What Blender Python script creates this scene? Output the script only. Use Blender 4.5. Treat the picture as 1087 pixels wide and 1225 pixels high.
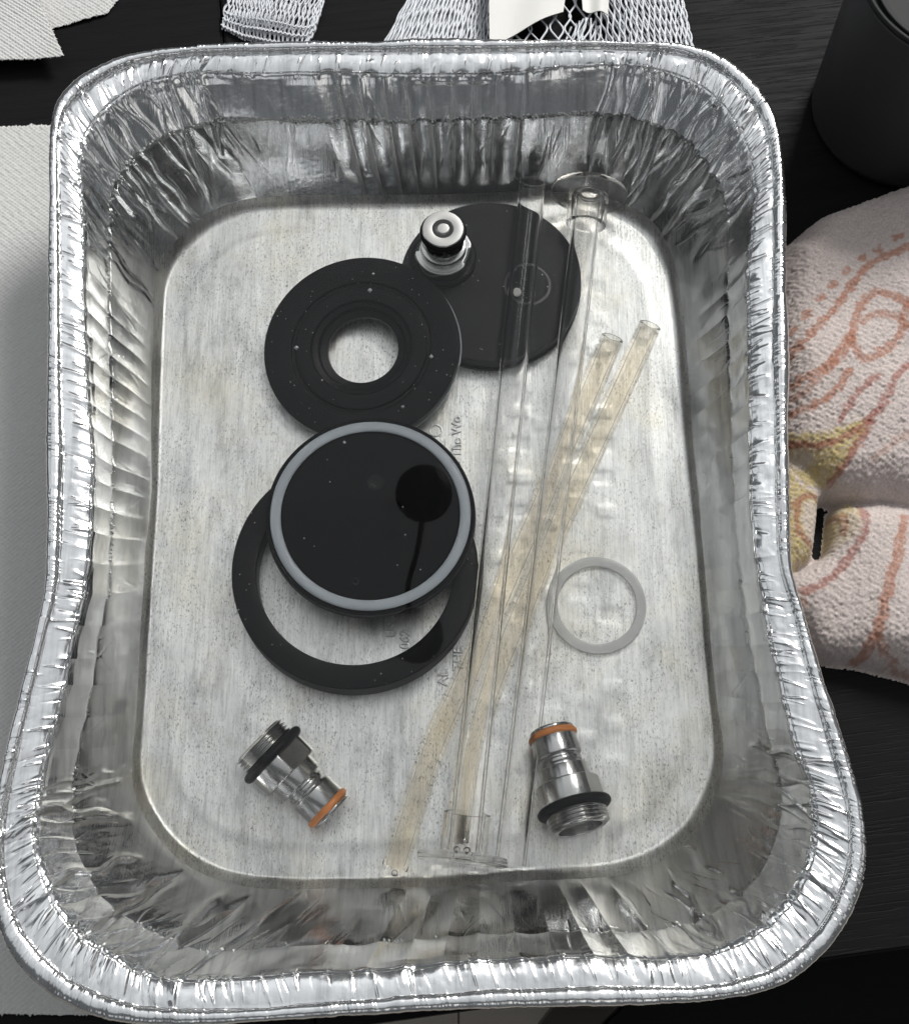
import bpy, math, random
import numpy as np
from mathutils import Vector, Matrix
random.seed(7); RNG = np.random.default_rng(11)
sc = bpy.context.scene
col = sc.collection
for o in list(bpy.data.objects): bpy.data.objects.remove(o)
R = math.radians

# ------------------------------------------------------------------ camera
cam = bpy.data.objects.new('camera', bpy.data.cameras.new('camera')); col.objects.link(cam)
cam.location = (0.0117, -0.18187, 0.53185)
cam.rotation_euler = (R(20.5), 0, 0)
cam.data.sensor_fit = 'HORIZONTAL'; cam.data.sensor_width = 36
cam.data.lens = 1680 / 1087 * 36
cam.data.clip_start = .01; cam.data.clip_end = 50
sc.camera = cam

# ------------------------------------------------------------------ light
w = bpy.data.worlds.new('World'); sc.world = w; w.use_nodes = True
w.node_tree.nodes['Background'].inputs[0].default_value = (.90, .955, 1, 1)
w.node_tree.nodes['Background'].inputs[1].default_value = .09
def area(name, loc, target, sx, sy, watts, colr):
    l = bpy.data.lights.new(name, 'AREA'); l.shape = 'RECTANGLE'; l.size = sx; l.size_y = sy
    l.energy = watts; l.color = colr
    o = bpy.data.objects.new(name, l); col.objects.link(o); o.location = loc
    o.rotation_euler = (Vector(target) - Vector(loc)).to_track_quat('-Z', 'Y').to_euler()
    return o
area('window_light', (0.85, 1.45, 1.45), (0, 0, 0), .6, .6, 40, (1, .985, .95))
# daylight thrown back by the pale ceiling, brighter towards the window
for i in range(12):
    y = -.80 + i * .235; rad = .31 + .46 * (i / 11) ** 1.3
    area('ceiling_bounce', (-.1, y, 1.92), (-.1, y, 0), 3.0, .235, rad * math.pi * 3.0 * .235, (.95, .975, 1))
area('left_fill', (-1.9, .45, 1.15), (0, 0, 0), 1.1, 1.3, 2.2, (.93, .97, 1))  # added fill for the foil's reflections; no window is known on this side
area('right_fill', (1.95, -.1, 1.1), (0, 0, 0), .9, .9, 1.0, (1, .98, .95))  # unseen dim lamp, added to vary what the foil reflects
area('rear_fill', (.65, -1.9, 1.35), (0, 0, 0), .7, .9, 1.5, (1, .98, .95))  # added fill behind the viewer, no known source; gives the far wall reflections
area('rear_fill_dim', (-.55, -1.9, 1.1), (0, 0, 0), .8, .7, .8, (.96, .98, 1))  # dimmer added panel beside it, so the far wall's flutes differ in tone
vs = sc.view_settings
vs.view_transform = 'Standard'; vs.look = 'None'; vs.exposure = .26; vs.gamma = 1; vs.use_curve_mapping = False
cy = sc.cycles
cy.use_denoising = True; cy.caustics_refractive = True; cy.caustics_reflective = True
cy.max_bounces = 20; cy.transmission_bounces = 20; cy.transparent_max_bounces = 20; cy.glossy_bounces = 5; cy.diffuse_bounces = 2; cy.use_adaptive_sampling = True; cy.adaptive_threshold = .02
cy.sample_clamp_indirect = 8; cy.blur_glossy = .4

# ------------------------------------------------------------------ helpers
def tag(o, label=None, cat=None, group=None, kind=None):
    if label: o['label'] = label
    if cat: o['category'] = cat
    if group: o['group'] = group
    if kind: o['kind'] = kind
    return o
def mesh_obj(name, verts, faces, mat, parent=None, smooth=True):
    me = bpy.data.meshes.new(name)
    verts = np.asarray(verts, dtype=np.float32); 
    if isinstance(faces, np.ndarray):
        k = faces.shape[1]; n = len(faces)
        me.vertices.add(len(verts)); me.vertices.foreach_set('co', verts.ravel())
        me.loops.add(n * k); me.loops.foreach_set('vertex_index', faces.astype(np.int32).ravel())
        me.polygons.add(n); me.polygons.foreach_set('loop_start', np.arange(0, n * k, k, dtype=np.int32))
        me.update(calc_edges=True)
    else:
        me.from_pydata(verts.tolist(), [], faces)
    me.validate()
    if smooth: me.polygons.foreach_set('use_smooth', np.ones(len(me.polygons), dtype=bool))
    me.materials.append(mat)
    o = bpy.data.objects.new(name, me); col.objects.link(o)
    if parent: o.parent = parent
    return o
def empty(name, loc=(0, 0, 0), rot=(0, 0, 0)):
    o = bpy.data.objects.new(name, None); col.objects.link(o); o.location = loc; o.rotation_euler = rot
    o.empty_display_size = .01
    return o
def grid_faces(nu, nv, closed_u=False, flip=False):
    iu = np.arange(nu if closed_u else nu - 1); iv = np.arange(nv - 1)
    a, b = np.meshgrid(iu, iv, indexing='ij'); a2 = (a + 1) % nu
    f = np.stack([a * nv + b, a2 * nv + b, a2 * nv + b + 1, a * nv + b + 1], -1).reshape(-1, 4)
    return f[:, ::-1].copy() if flip else f
def lathe(name, prof, mat, parent=None, n=96, closed=False, loc=None, rot=None, smooth=True, sharp=35):
    """prof: list of (r, z) metres, revolved about local Z; closed joins last to first."""
    pr = list(prof) + ([prof[0]] if closed else [])
    pr = np.array(pr); m = len(pr)
    a = np.linspace(0, 2 * np.pi, n, endpoint=False)
    v = np.stack([np.outer(np.cos(a), pr[:, 0]), np.outer(np.sin(a), pr[:, 0]), np.tile(pr[:, 1], (n, 1))], -1).reshape(-1, 3)
    o = mesh_obj(name, v, grid_faces(n, m, True), mat, parent, smooth)
    if sharp:
        me = o.data
        import bmesh
        bm = bmesh.new(); bm.from_mesh(me); bmesh.ops.remove_doubles(bm, verts=bm.verts, dist=1e-7)
        for e in bm.edges:
            if len(e.link_faces) == 2 and e.calc_face_angle(0) > R(sharp): e.smooth = False
        bm.to_mesh(me); bm.free()
    if loc is not None: o.location = loc
    if rot is not None: o.rotation_euler = rot
    return o
def bev(pts, r, k=3):
    """round the corners of a profile polyline"""
    out = []
    P = [np.array(p, float) for p in pts]
    for i, p in enumerate(P):
        if i == 0 or i == len(P) - 1: out.append(p); continue
        a, b = P[i - 1] - p, P[i + 1] - p
        la, lb = np.linalg.norm(a), np.linalg.norm(b)
        rr = min(r, la * .45, lb * .45)
        s, e = p + a / la * rr, p + b / lb * rr
        for t in np.linspace(0, 1, k + 1): out.append((1 - t) ** 2 * s + 2 * t * (1 - t) * p + t * t * e)
    return out
def torus_prof(rc, rz, r, zc, k=16, sq=1.0):
    t = np.linspace(0, 2 * np.pi, k, endpoint=False)
    return [(rc + rz * np.cos(x), zc + r * np.sin(x)) for x in t]
def tube_path(pts, rad, n=12, close=False):
    """verts, faces for a round tube through pts (list of 3-vectors)"""
    P = np.array(pts, float); m = len(P)
    T = np.gradient(P, axis=0); T /= np.linalg.norm(T, axis=1)[:, None] + 1e-12
    up = np.array([0, 0, 1.]); 
    if abs(T[0] @ up) > .9: up = np.array([1., 0, 0])
    N = np.cross(T, up); N /= np.linalg.norm(N, axis=1)[:, None] + 1e-12
    B = np.cross(N, T)
    a = np.linspace(0, 2 * np.pi, n, endpoint=False)
    rad = np.broadcast_to(np.asarray(rad, float), (m,))
    V = P[:, None] + rad[:, None, None] * (np.cos(a)[None, :, None] * N[:, None] + np.sin(a)[None, :, None] * B[:, None])
    f = []
    for i in range(m - 1):
        for j in range(n):
            k = (j + 1) % n
            f.append((i * n + j, i * n + k, (i + 1) * n + k, (i + 1) * n + j))
    return V.reshape(-1, 3), np.array(f)
def smooth_noise(n, scale, closed=True):
    k = max(4, int(n / scale)); r = RNG.normal(size=k)
    x = np.arange(n) / n * k
    i = np.floor(x).astype(int); t = x - i; t = t * t * (3 - 2 * t)
    return r[i % k] * (1 - t) + r[(i + 1) % k] * t
def noise2(U, V, cu, cv):
    """smooth value noise on arrays U, V (cells cu, cv)"""
    x = U / cu; y = V / cv
    i = np.floor(x).astype(int); j = np.floor(y).astype(int); tx = x - i; ty = y - j
    tx = tx * tx * (3 - 2 * tx); ty = ty * ty * (3 - 2 * ty)
    tab = RNG.normal(size=(257, 263))
    g = lambda a, b: tab[a % 257, b % 263]
    return (g(i, j) * (1 - tx) + g(i + 1, j) * tx) * (1 - ty) + (g(i, j + 1) * (1 - tx) + g(i + 1, j + 1) * tx) * ty

# ------------------------------------------------------------------ materials
def mat(name):
    m = bpy.data.materials.new(name); m.use_nodes = True
    nt = m.node_tree; b = nt.nodes['Principled BSDF']
    return m, nt, b
def N(nt, t, **kw):
    n = nt.nodes.new(t)
    for k, v in kw.items():
        if k.startswith('i_'): n.inputs[int(k[2:]) if k[2:].isdigit() else k[2:]].default_value = v
        else: setattr(n, k, v)
    return n
def coords(nt, scale=(1, 1, 1), kind='Object', rot=(0, 0, 0)):
    tc = N(nt, 'ShaderNodeTexCoord'); mp = N(nt, 'ShaderNodeMapping')
    mp.inputs['Scale'].default_value = scale; mp.inputs['Rotation'].default_value = rot
    nt.links.new(tc.outputs[kind], mp.inputs[0]); return mp.outputs[0]
def noise(nt, vec, scale, detail=4, rough=.55, dist=0):
    n = N(nt, 'ShaderNodeTexNoise'); n.inputs['Scale'].default_value = scale; n.inputs['Detail'].default_value = detail
    n.inputs['Roughness'].default_value = rough; n.inputs['Distortion'].default_value = dist
    nt.links.new(vec, n.inputs['Vector']); return n.outputs[0]
def ramp(nt, val, stops):
    r = N(nt, 'ShaderNodeValToRGB'); e = r.color_ramp.elements
    e[0].position, e[0].color = stops[0][0], (*stops[0][1], 1); e[1].position, e[1].color = stops[1][0], (*stops[1][1], 1)
    for p, c in stops[2:]:
        x = e.new(p); x.color = (*c, 1)
    nt.links.new(val, r.inputs[0]); return r.outputs[0]
def mixc(nt, f, a, b, mode='MIX'):
    m = N(nt, 'ShaderNodeMix', data_type='RGBA', blend_type=mode)
    for s, v in ((0, f), (6, a), (7, b)):
        if hasattr(v, 'is_linked') or hasattr(v, 'links'): nt.links.new(v, m.inputs[s])
        else: m.inputs[s].default_value = v if s == 0 else (*v, 1)
    return m.outputs[2]
def bump(nt, b, h, strength, dist, prev=None):
    n = N(nt, 'ShaderNodeBump'); n.inputs['Strength'].default_value = strength; n.inputs['Distance'].default_value = dist
    nt.links.new(h, n.inputs['Height'])
    if prev: nt.links.new(prev, n.inputs['Normal'])
    if b: nt.links.new(n.outputs[0], b.inputs['Normal'])
    return n.outputs[0]
def simple(name, colr, rough, metal=0, spec=.5, bs=None, bd=.0002, bstr=.3):
    m, nt, b = mat(name)
    b.inputs['Base Color'].default_value = (*colr, 1); b.inputs['Roughness'].default_value = rough
    b.inputs['Metallic'].default_value = metal; b.inputs['Specular IOR Level'].default_value = spec
    if bs: bump(nt, b, noise(nt, coords(nt), bs, 3), bstr, bd)
    return m

def foil(name, rough, streak, stains=False, crumple=.25):
    m, nt, b = mat(name)
    b.inputs['Metallic'].default_value = 1
    st = noise(nt, coords(nt, (1, .035, .035)), 1700, 3, .6)
    st2 = noise(nt, coords(nt, (1, .06, .06)), 420, 3, .6)
    base = ramp(nt, st2, ([(.35, (.79, .79, .785)), (.65, (.92, .92, .915))] if stains else [(.32, (.72, .725, .73)), (.50, (.88, .885, .89)), (.7, (.94, .945, .95))]))
    if stains:
        sp = noise(nt, coords(nt, (1, .38, .38)), 2100, 3, .7)                    # small dark pits
        dens = ramp(nt, noise(nt, coords(nt, (1, .6, 1)), 65, 3, .6), [(.33, (.1, .1, .1)), (.58, (1, 1, 1))])
        pit = ramp(nt, sp, [(.35, (.30, .295, .285)), (.45, (1, 1, 1))])
        pit = mixc(nt, dens, (1, 1, 1), pit)
        scr = ramp(nt, noise(nt, coords(nt, (1, .05, .05)), 1500, 4, .7), [(.38, (.72, .72, .71)), (.50, (1, 1, 1))])   # rolling scratches
        blot = noise(nt, coords(nt, (1, .4, 1)), 70, 8, .74)
        bl = ramp(nt, blot, [(.34, (.60, .595, .58)), (.45, (.84, .835, .82)), (.60, (1, .995, .975))])
        yel = ramp(nt, noise(nt, coords(nt), 26, 5, .65), [(.48, (1, .998, .99)), (.70, (.95, .90, .79))])
        base = mixc(nt, 1, base, pit, 'MULTIPLY'); base = mixc(nt, .7, base, scr, 'MULTIPLY'); base = mixc(nt, 1, base, bl, 'MULTIPLY'); base = mixc(nt, .8, base, yel, 'MULTIPLY')
        rr = ramp(nt, blot, [(.3, (rough * .75,) * 3), (.7, (rough * 1.25,) * 3)])
        nt.links.new(rr, b.inputs['Roughness'])
    else:
        b.inputs['Roughness'].default_value = rough
    nt.links.new(base, b.inputs['Base Color'])
    n1 = bump(nt, None, st, streak, .00010)
    n2 = bump(nt, None, noise(nt, coords(nt), 420, 2, .5), crumple, .00025, n1)
    n3 = bump(nt, b, noise(nt, coords(nt), 60, 3, .5), crumple, .0012, n2)
    return m
M_WALL = foil('foil_wall', .17, .7, crumple=.24)
M_RIM = foil('foil_rim', .20, .10, crumple=.3)
M_BASE = foil('foil_base', .36, .8, stains=True, crumple=.16)

def clear(name, ior, tint, rough=0.0):
    m, nt, b = mat(name); nt.nodes.remove(b)
    g = N(nt, 'ShaderNodeBsdfGlass'); g.inputs['IOR'].default_value = ior; g.inputs['Roughness'].default_value = rough
    g.inputs['Color'].default_value = (*tint, 1)
    nt.links.new(g.outputs[0], nt.nodes['Material Output'].inputs[0]); return m
M_WATER = clear('water', 1.33, (.985, .99, .99))
M_ACRYL = clear('clear_acrylic', 1.20, (.999, .998, .997))
M_ACRYL2 = clear('clear_acrylic_flange', 1.11, (.997, .993, .988))
M_BUBBLE = clear('bubble_air', 1 / 1.33, (1, 1, 1))

def milky(name, colr, tint, mixf, rough=.3, edge=.35):
    m, nt, b = mat(name)
    b.inputs['Base Color'].default_value = (*colr, 1); b.inputs['Roughness'].default_value = rough
    t = N(nt, 'ShaderNodeBsdfTransparent'); t.inputs[0].default_value = (*tint, 1)
    lw = N(nt, 'ShaderNodeLayerWeight'); lw.inputs[0].default_value = .3
    ma = N(nt, 'ShaderNodeMath', operation='MULTIPLY_ADD'); ma.inputs[1].default_value = edge; ma.inputs[2].default_value = mixf
    ma.use_clamp = True
    nt.links.new(lw.outputs['Facing'], ma.inputs[0])
    mx = N(nt, 'ShaderNodeMixShader'); nt.links.new(ma.outputs[0], mx.inputs[0])
    nt.links.new(t.outputs[0], mx.inputs[1]); nt.links.new(b.outputs[0], mx.inputs[2])
    nt.links.new(mx.outputs[0], nt.nodes['Material Output'].inputs[0]); return m
M_TAN = clear('aged_soft_tubing', 1.05, (.990, .978, .955), .02)
M_RINGG = milky('milky_silicone', (.80, .80, .79), (.97, .97, .97), .38)
M_SEAL = simple('blue_grey_silicone', (.33, .36, .39), .3, spec=.5)
M_BLACK = simple('black_plastic', (.004, .004, .0045), .36, spec=.12)
M_GLOSS = simple('polished_black_plastic', (.0025, .0025, .003), .06, spec=.06)
M_KNURL = simple('rough_black_side', (.030, .030, .030), .6, spec=.3, bs=2500, bd=.0003, bstr=.8)
M_STEEL = simple('stainless_steel', (.52, .515, .505), .2, metal=1)
M_STEELF = simple('turned_steel_face', (.40, .395, .385), .36, metal=1)
M_DARKIN = simple('dark_bore', (.03, .03, .03), .3, metal=.6)
M_RUBBER = simple('black_rubber', (.006, .006, .007), .5, spec=.12, bs=3000, bstr=.3)
M_ORANGE = simple('orange_rubber', (.54, .19, .05), .45)

# ------------------------------------------------------------------ foil pan (plan curves in millimetres)
RIM = [
  [ (-92.7,198.8),(-54.5,200.4),(-20.3,200.8),(10.5,201.3),(44.7,201.1),(62.1,200.8) ],
  [ (81.6,199.8),(100.0,199.2),(113.5,196.3),(123.4,190.9),(131.2,182.3),(136.7,174.1),(140.1,166.1),(141.5,154.2) ],
  [ (141.5,138.5),(140.6,116.1),(138.8,90.2),(137.0,65.2),(134.4,29.8),(132.2,-3.6) ],
  [ (131.3,-28.5),(135.0,-42.9),(138.4,-63.4),(141.6,-78.0),(144.4,-92.2) ],
  [ (146.3,-102.0),(147.5,-108.9),(147.9,-118.5),(147.5,-125.2),(145.8,-133.5),(141.4,-142.7),(135.1,-151.8),(126.2,-160.5),(116.4,-166.8),(107.4,-169.3) ],
  [ (97.5,-170.8),(90.6,-171.6),(70.5,-172.3),(46.2,-172.6),(15.0,-173.6),(-12.2,-175.3),(-31.4,-176.5),(-55.0,-178.0) ],
  [ (-77.3,-178.5),(-98.5,-176.5),(-112.1,-171.8),(-122.1,-165.5),(-131.0,-157.2),(-137.5,-146.3),(-140.7,-135.9),(-142.0,-119.8) ],
  [ (-141.6,-106.2),(-139.6,-90.0),(-137.0,-69.3),(-134.8,-54.9) ],
  [ (-132.4,-33.4),(-133.4,-17.9),(-138.4,30.8),(-141.6,65.2),(-144.9,101.2) ],
  [ (-147.2,127.4),(-149.3,150.6),(-149.5,166.5),(-146.2,176.6),(-138.5,184.3),(-128.9,190.9),(-115.7,195.8),(-103.8,197.5) ],
]
LEDGE = [
  [ (-95.7,186.9),(-71.7,186.9),(-37.4,186.5),(-20.3,185.7),(11.9,185.7),(37.9,186.5),(50.3,189.0) ],
  [ (81.2,190.6),(92.8,189.0),(103.6,185.7),(114.4,178.3),(121.0,170.1),(126.4,160.1),(129.1,147.0) ],
  [ (130.5,129.4),(127.6,112.3),(124.4,95.1),(123.0,67.6),(120.5,32.5),(118.6,-1.3) ],
  [ (118.9,-25.3),(120.1,-41.1),(121.5,-53.2),(124.1,-67.9),(126.5,-83.9) ],
  [ (130.3,-96.8),(132.1,-105.2),(131.8,-114.9),(130.1,-124.0),(124.9,-135.8),(116.0,-144.8),(103.1,-153.2) ],
  [ (93.1,-156.8),(75.7,-156.8),(57.1,-156.8),(41.1,-157.6),(15.1,-158.1),(-4.6,-159.9),(-32.4,-162.0),(-48.5,-162.8) ],
  [ (-80.8,-164.6),(-90.5,-161.2),(-104.6,-153.7),(-116.5,-143.3),(-124.0,-131.3),(-127.8,-119.1),(-128.8,-112.2) ],
  [ (-128.5,-101.0),(-126.7,-91.1),(-123.7,-78.1),(-121.5,-64.9),(-120.9,-52.9) ],
  [ (-117.5,-36.2),(-118.1,-26.2),(-119.2,-4.2),(-120.2,17.1),(-122.0,33.5),(-125.5,59.1),(-128.6,82.3) ],
  [ (-134.0,119.9),(-136.9,141.1),(-137.0,152.9),(-133.3,163.3),(-128.2,171.3),(-115.8,181.1) ],
]
BASE = [
  [ (-70.8,150.8),(-51.8,151.7),(-11.0,152.1),(28.4,153.3),(53.5,154.2) ],
  [ (67.8,152.9),(75.9,150.8),(86.4,145.0),(93.6,138.9),(97.8,130.8) ],
  [ (101.9,120.8),(104.3,99.1),(105.1,51.4),(106.6,14.7) ],
  [ (107.6,-18.1),(107.9,-44.7),(108.7,-67.2) ],
  [ (109.0,-81.4),(107.2,-90.6),(102.5,-101.3),(96.5,-110.4),(83.9,-119.6) ],
  [ (71.3,-124.0),(56.2,-125.8),(30.2,-127.3),(11.5,-128.7),(-16.4,-129.6) ],
  [ (-46.5,-129.6),(-64.6,-128.2),(-76.8,-124.6),(-89.4,-116.4),(-99.4,-104.4) ],
  [ (-105.2,-92.2),(-105.7,-82.9),(-105.9,-51.2) ],
  [ (-106.4,-19.8),(-107.1,16.4),(-108.7,52.5),(-109.8,82.1) ],
  [ (-110.4,104.9),(-109.8,116.3),(-105.0,127.9),(-96.4,137.6),(-85.2,146.2) ],
]
WATER_Z = .040; BASE_Z = .003; LEDGE_Z = .0555; RIM_Z = .0600
NU = 6000; KU = NU / 3600
def dense(curve, closed_pts=None):
    """smooth closed curve, resampled so that each of the ten stretches takes the same share of u on every curve"""
    pts = [p for s in curve for p in s]; n = len(pts); P = np.array(pts, float)
    idx = np.cumsum([0] + [len(s) for s in curve])
    outs = []
    fine = []
    for i in range(n):
        p0, p1, p2, p3 = P[i - 1], P[i], P[(i + 1) % n], P[(i + 2) % n]
        # centripetal catmull-rom
        t0 = 0; t1 = t0 + np.linalg.norm(p1 - p0) ** .5; t2 = t1 + np.linalg.norm(p2 - p1) ** .5; t3 = t2 + np.linalg.norm(p3 - p2) ** .5
        t = np.linspace(t1, t2, 24, endpoint=False)[:, None]
        A1 = (t1 - t) / (t1 - t0) * p0 + (t - t0) / (t1 - t0) * p1
        A2 = (t2 - t) / (t2 - t1) * p1 + (t - t1) / (t2 - t1) * p2
        A3 = (t3 - t) / (t3 - t2) * p2 + (t - t2) / (t3 - t2) * p3
        B1 = (t2 - t) / (t2 - t0) * A1 + (t - t0) / (t2 - t0) * A2
        B2 = (t3 - t) / (t3 - t1) * A2 + (t - t1) / (t3 - t1) * A3
        fine.append((t2 - t) / (t2 - t1) * B1 + (t - t1) / (t2 - t1) * B2)
    F = np.concatenate(fine)
    for s in range(len(curve)):
        a, b = idx[s] * 24, idx[s + 1] * 24
        seg = F[a:b + 1] if b < len(F) else np.vstack([F[a:], F[:1]])
        L = np.concatenate([[0], np.cumsum(np.linalg.norm(np.diff(seg, axis=0), axis=1))])
        tt = np.linspace(0, L[-1], SHARE[s], endpoint=False)
        outs.append(np.stack([np.interp(tt, L, seg[:, 0]), np.interp(tt, L, seg[:, 1])], -1))
    return np.concatenate(outs) / 1000
# share of samples per stretch, by rim length
def seglen(c, s):
    p = np.array(c[s] + [c[(s + 1) % len(c)][0]]); return np.linalg.norm(np.diff(p, axis=0), axis=1).sum()
lens = np.array([seglen(RIM, s) for s in range(10)])
SHARE = np.round(lens / lens.sum() * NU).astype(int); SHARE[0] += NU - SHARE.sum()
O2, I2, B2 = dense(RIM), dense(LEDGE), dense(BASE)
def relax(c, k, it):
    for _ in range(it): c = c * .5 + (np.roll(c, k, 0) + np.roll(c, -k, 0)) * .25
    return c
O2 = relax(O2, 10, 10); I2 = relax(I2, 10, 14); B2 = relax(B2, 10, 14)
perim = np.concatenate([[0], np.cumsum(np.linalg.norm(np.diff(I2, axis=0), axis=1))]) * 1000    # mm
LP = perim[-1] + np.linalg.norm(I2[0] - I2[-1]) * 1000
stretch = np.repeat(np.arange(10), SHARE)
sfrac = np.concatenate([np.linspace(0, 1, k, endpoint=False) for k in SHARE])
corner = np.isin(stretch, [1, 4, 6, 9])
cm = corner.astype(float)
for _ in range(60): cm = cm * .5 + (np.roll(cm, 13) + np.roll(cm, -13)) * .25                     # soft corner mask
# radial direction of each column
dirv = (I2 - B2); dirv /= np.linalg.norm(dirv, axis=1)[:, None]
tang = np.roll(I2, -5, 0) - np.roll(I2, 5, 0); tang /= np.linalg.norm(tang, axis=1)[:, None]
outn = np.stack([-tang[:, 1], tang[:, 0]], -1)
outn *= np.sign((outn * dirv).sum(1))[:, None]

# profile rows
rows = []       # (kind, data) -> arrays of shape (NU, 3)
def row(xy, z): rows.append(np.column_stack([xy, np.broadcast_to(z, (NU,))]))
zw = smooth_noise(NU, 260 * KU) * .0007 + smooth_noise(NU, 90 * KU) * .00025      # wobble of the ledge height
hL = LEDGE_Z + zw
wl = np.linalg.norm(I2 - B2, axis=1)
for t in np.linspace(0, 1, 9)[:-1]:                                     # fillet from base to wall
    a = B2 - dirv * .0024; c = B2 + (I2 - B2) * .07; zc = BASE_Z + (hL - BASE_Z) * .07
    row((1 - t) ** 2 * a + 2 * t * (1 - t) * B2 + t * t * c, (1 - t) ** 2 * BASE_Z + 2 * t * (1 - t) * BASE_Z + t * t * zc)
nf = len(rows)
for t in np.linspace(.07, .965, 62): row(B2 + (I2 - B2) * t, BASE_Z + (hL - BASE_Z) * t)
K2 = O2 + (I2 - O2) * .34
for t in np.linspace(0, 1, 6):                                          # fold over onto the ledge
    a = B2 + (I2 - B2) * .965; za = BASE_Z + (hL - BASE_Z) * .965; c = I2 + (K2 - I2) * .10
    if t > 0: row((1 - t) ** 2 * a + 2 * t * (1 - t) * I2 + t * t * c, (1 - t) ** 2 * za + 2 * t * (1 - t) * (hL + .0002) + t * t * (hL + .0005))
n_wall = len(rows)
hK = LEDGE_Z + .0030 + zw
for t in np.linspace(.13, 1, 26): row(I2 + (K2 - I2) * t, (hL + .0005) * (1 - t) + hK * t + .0012 * np.sin(np.pi * t) * .5)
n_fl = len(rows)
rb = np.linalg.norm(O2 - K2, axis=1) / 2
cb = (O2 + K2) / 2; od = (O2 - K2) / (2 * rb[:, None])
for th in np.linspace(R(195), R(-115), 28):
    row(cb + od * (rb * math.cos(th))[:, None], hK + .0009 + .0024 * math.sin(th) - (.0 if th > 0 else 0))
G = np.stack(rows, 1)                                                   # NU x NV x 3
NV = G.shape[1]
# arc length down the profile (mm), 0 at base
S = np.concatenate([[0], np.cumsum(np.linalg.norm(np.diff(G, axis=1), axis=2).mean(0))]) * 1000
s_w, s_f = S[n_wall - 1], S[n_fl - 1]
Umm = perim
def normals(G):
    du = np.roll(G, -1, 0) - np.roll(G, 1, 0); dv = np.gradient(G, axis=1)
    n = np.cross(du, dv); n /= np.linalg.norm(n, axis=2)[..., None] + 1e-12
    return n
NRM = normals(G)
if NRM[:, n_wall + 10, 2].mean() < 0: NRM = -NRM                        # towards the viewer (up / inside)
Dm = np.zeros((NU, NV))                                                 # displacement in mm
U2, S2 = np.meshgrid(Umm, S, indexing='ij')
# broad dents
Dm += noise2(U2, S2, 34, 26) * .45 + noise2(U2 + 500, S2, 13, 18) * .16 * (S2 > 6)
# flutes pressed into the straight sides
def smoothstep(x, a, b): t = np.clip((x - a) / (b - a), 0, 1); return t * t * (3 - 2 * t)
for sides, lo, hi, pitch, amp in (((0,), .30, .78, 10.2, 1.6), ((2, 3), .12, .92, 11.3, .6), ((5,), .04, .72, 12.6, .8), ((7, 8), .05, .90, 10.8, .6)):
    sel = np.where(np.isin(stretch, sides))[0]
    u = Umm[sel]; f = (u - u[0]) / (u[-1] - u[0])
    knots = [u[0]]
    while knots[-1] < u[-1]: knots.append(knots[-1] + pitch * random.uniform(.86, 1.14))
    ph = np.interp(u, knots, np.arange(len(knots)))
    ka = np.array([random.uniform(.65, 1.2) for _ in range(len(knots) + 1)])
    env = smoothstep(f, lo - .04, lo + .03) * (1 - smoothstep(f, hi - .03, hi + .04))
    A = amp * env * ka[np.floor(ph).astype(int)]
    sh = np.abs(np.sin(np.pi * ph)) ** .8
    vprof = smoothstep(S, 5, 22) * (1 - .92 * smoothstep(S, s_w - .5, s_w + 5))
    Dm[sel] -= (A * sh)[:, None] * vprof[None]
# folds and crimps: narrow ridges across the profile
def ridge(u0, w, amp, s0, s1, slant=0., wob=0., soft=4., sharp=False):
    c = int(np.searchsorted(Umm, u0)) % NU
    span = int((abs(slant) * (s1 - s0) + abs(wob) * 2 + 5 * w) / (LP / NU)) + 3
    cols = (np.arange(c - span, c + span + 1)) % NU
    rws = np.where((S > s0 - soft) & (S < s1 + soft))[0]
    s = S[rws]; du = Umm[cols] - u0; du = (du + LP / 2) % LP - LP / 2
    cen = slant * (s - (s0 + s1) / 2) + wob * np.sin(s * random.uniform(.15, .4) + random.uniform(0, 6))
    x = (du[:, None] - cen[None]) / w
    prof = np.exp(-np.abs(x) ** 1.3) if sharp else np.exp(-x * x)
    env = smoothstep(s, s0 - soft, s0 + soft * .5) * (1 - smoothstep(s, s1 - soft * .5, s1 + soft))
    Dm[np.ix_(cols, rws)] += amp * prof * env[None]
cmi = lambda u: cm[int(np.searchsorted(Umm, u)) % NU]
u = 0
while u < LP:                                                           # long folds gathered in the corners
    c = cmi(u)
    if c > .35:
        deep = random.random()
        if deep < .5: s0 = random.uniform(38, s_w - 4); amp = random.uniform(.15, .5); w_ = random.uniform(.22, .6)
        else: s0 = random.uniform(8, 34); amp = random.uniform(.5, 1.4); w_ = random.uniform(.6, 1.9)
        ridge(u, w_, amp * random.choice((1, 1, -.8)), s0, random.uniform(s_w, s_f + 4), random.uniform(-.25, .25), random.uniform(.2, 1.4), random.uniform(5, 12), True)
        u += random.choice((random.uniform(1.2, 2.4), random.uniform(3, 6.5)))
    else: u += 2
u = 0
while u < LP:                                                           # crimps over the ledge
    c = cmi(u)
    w_ = random.choice((random.uniform(.2, .4), random.uniform(.35, .7), random.uniform(.6, 1.3)))
    ridge(u, w_, random.uniform(.15, .55) * random.choice((1, 1, 1, -1)), random.uniform(s_w - 2.5, s_w + 1.5), random.uniform(s_f - 6, s_f + .5), random.uniform(-.2, .2), random.uniform(0, .35), 1.6, random.random() < .5)
    u += random.choice((random.uniform(.5, 1.1), random.uniform(1.2, 2.6))) if c > .4 else random.choice((random.uniform(.6, 1.4), random.uniform(1.6, 3.2), random.uniform(3, 7)))
u = 0
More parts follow.
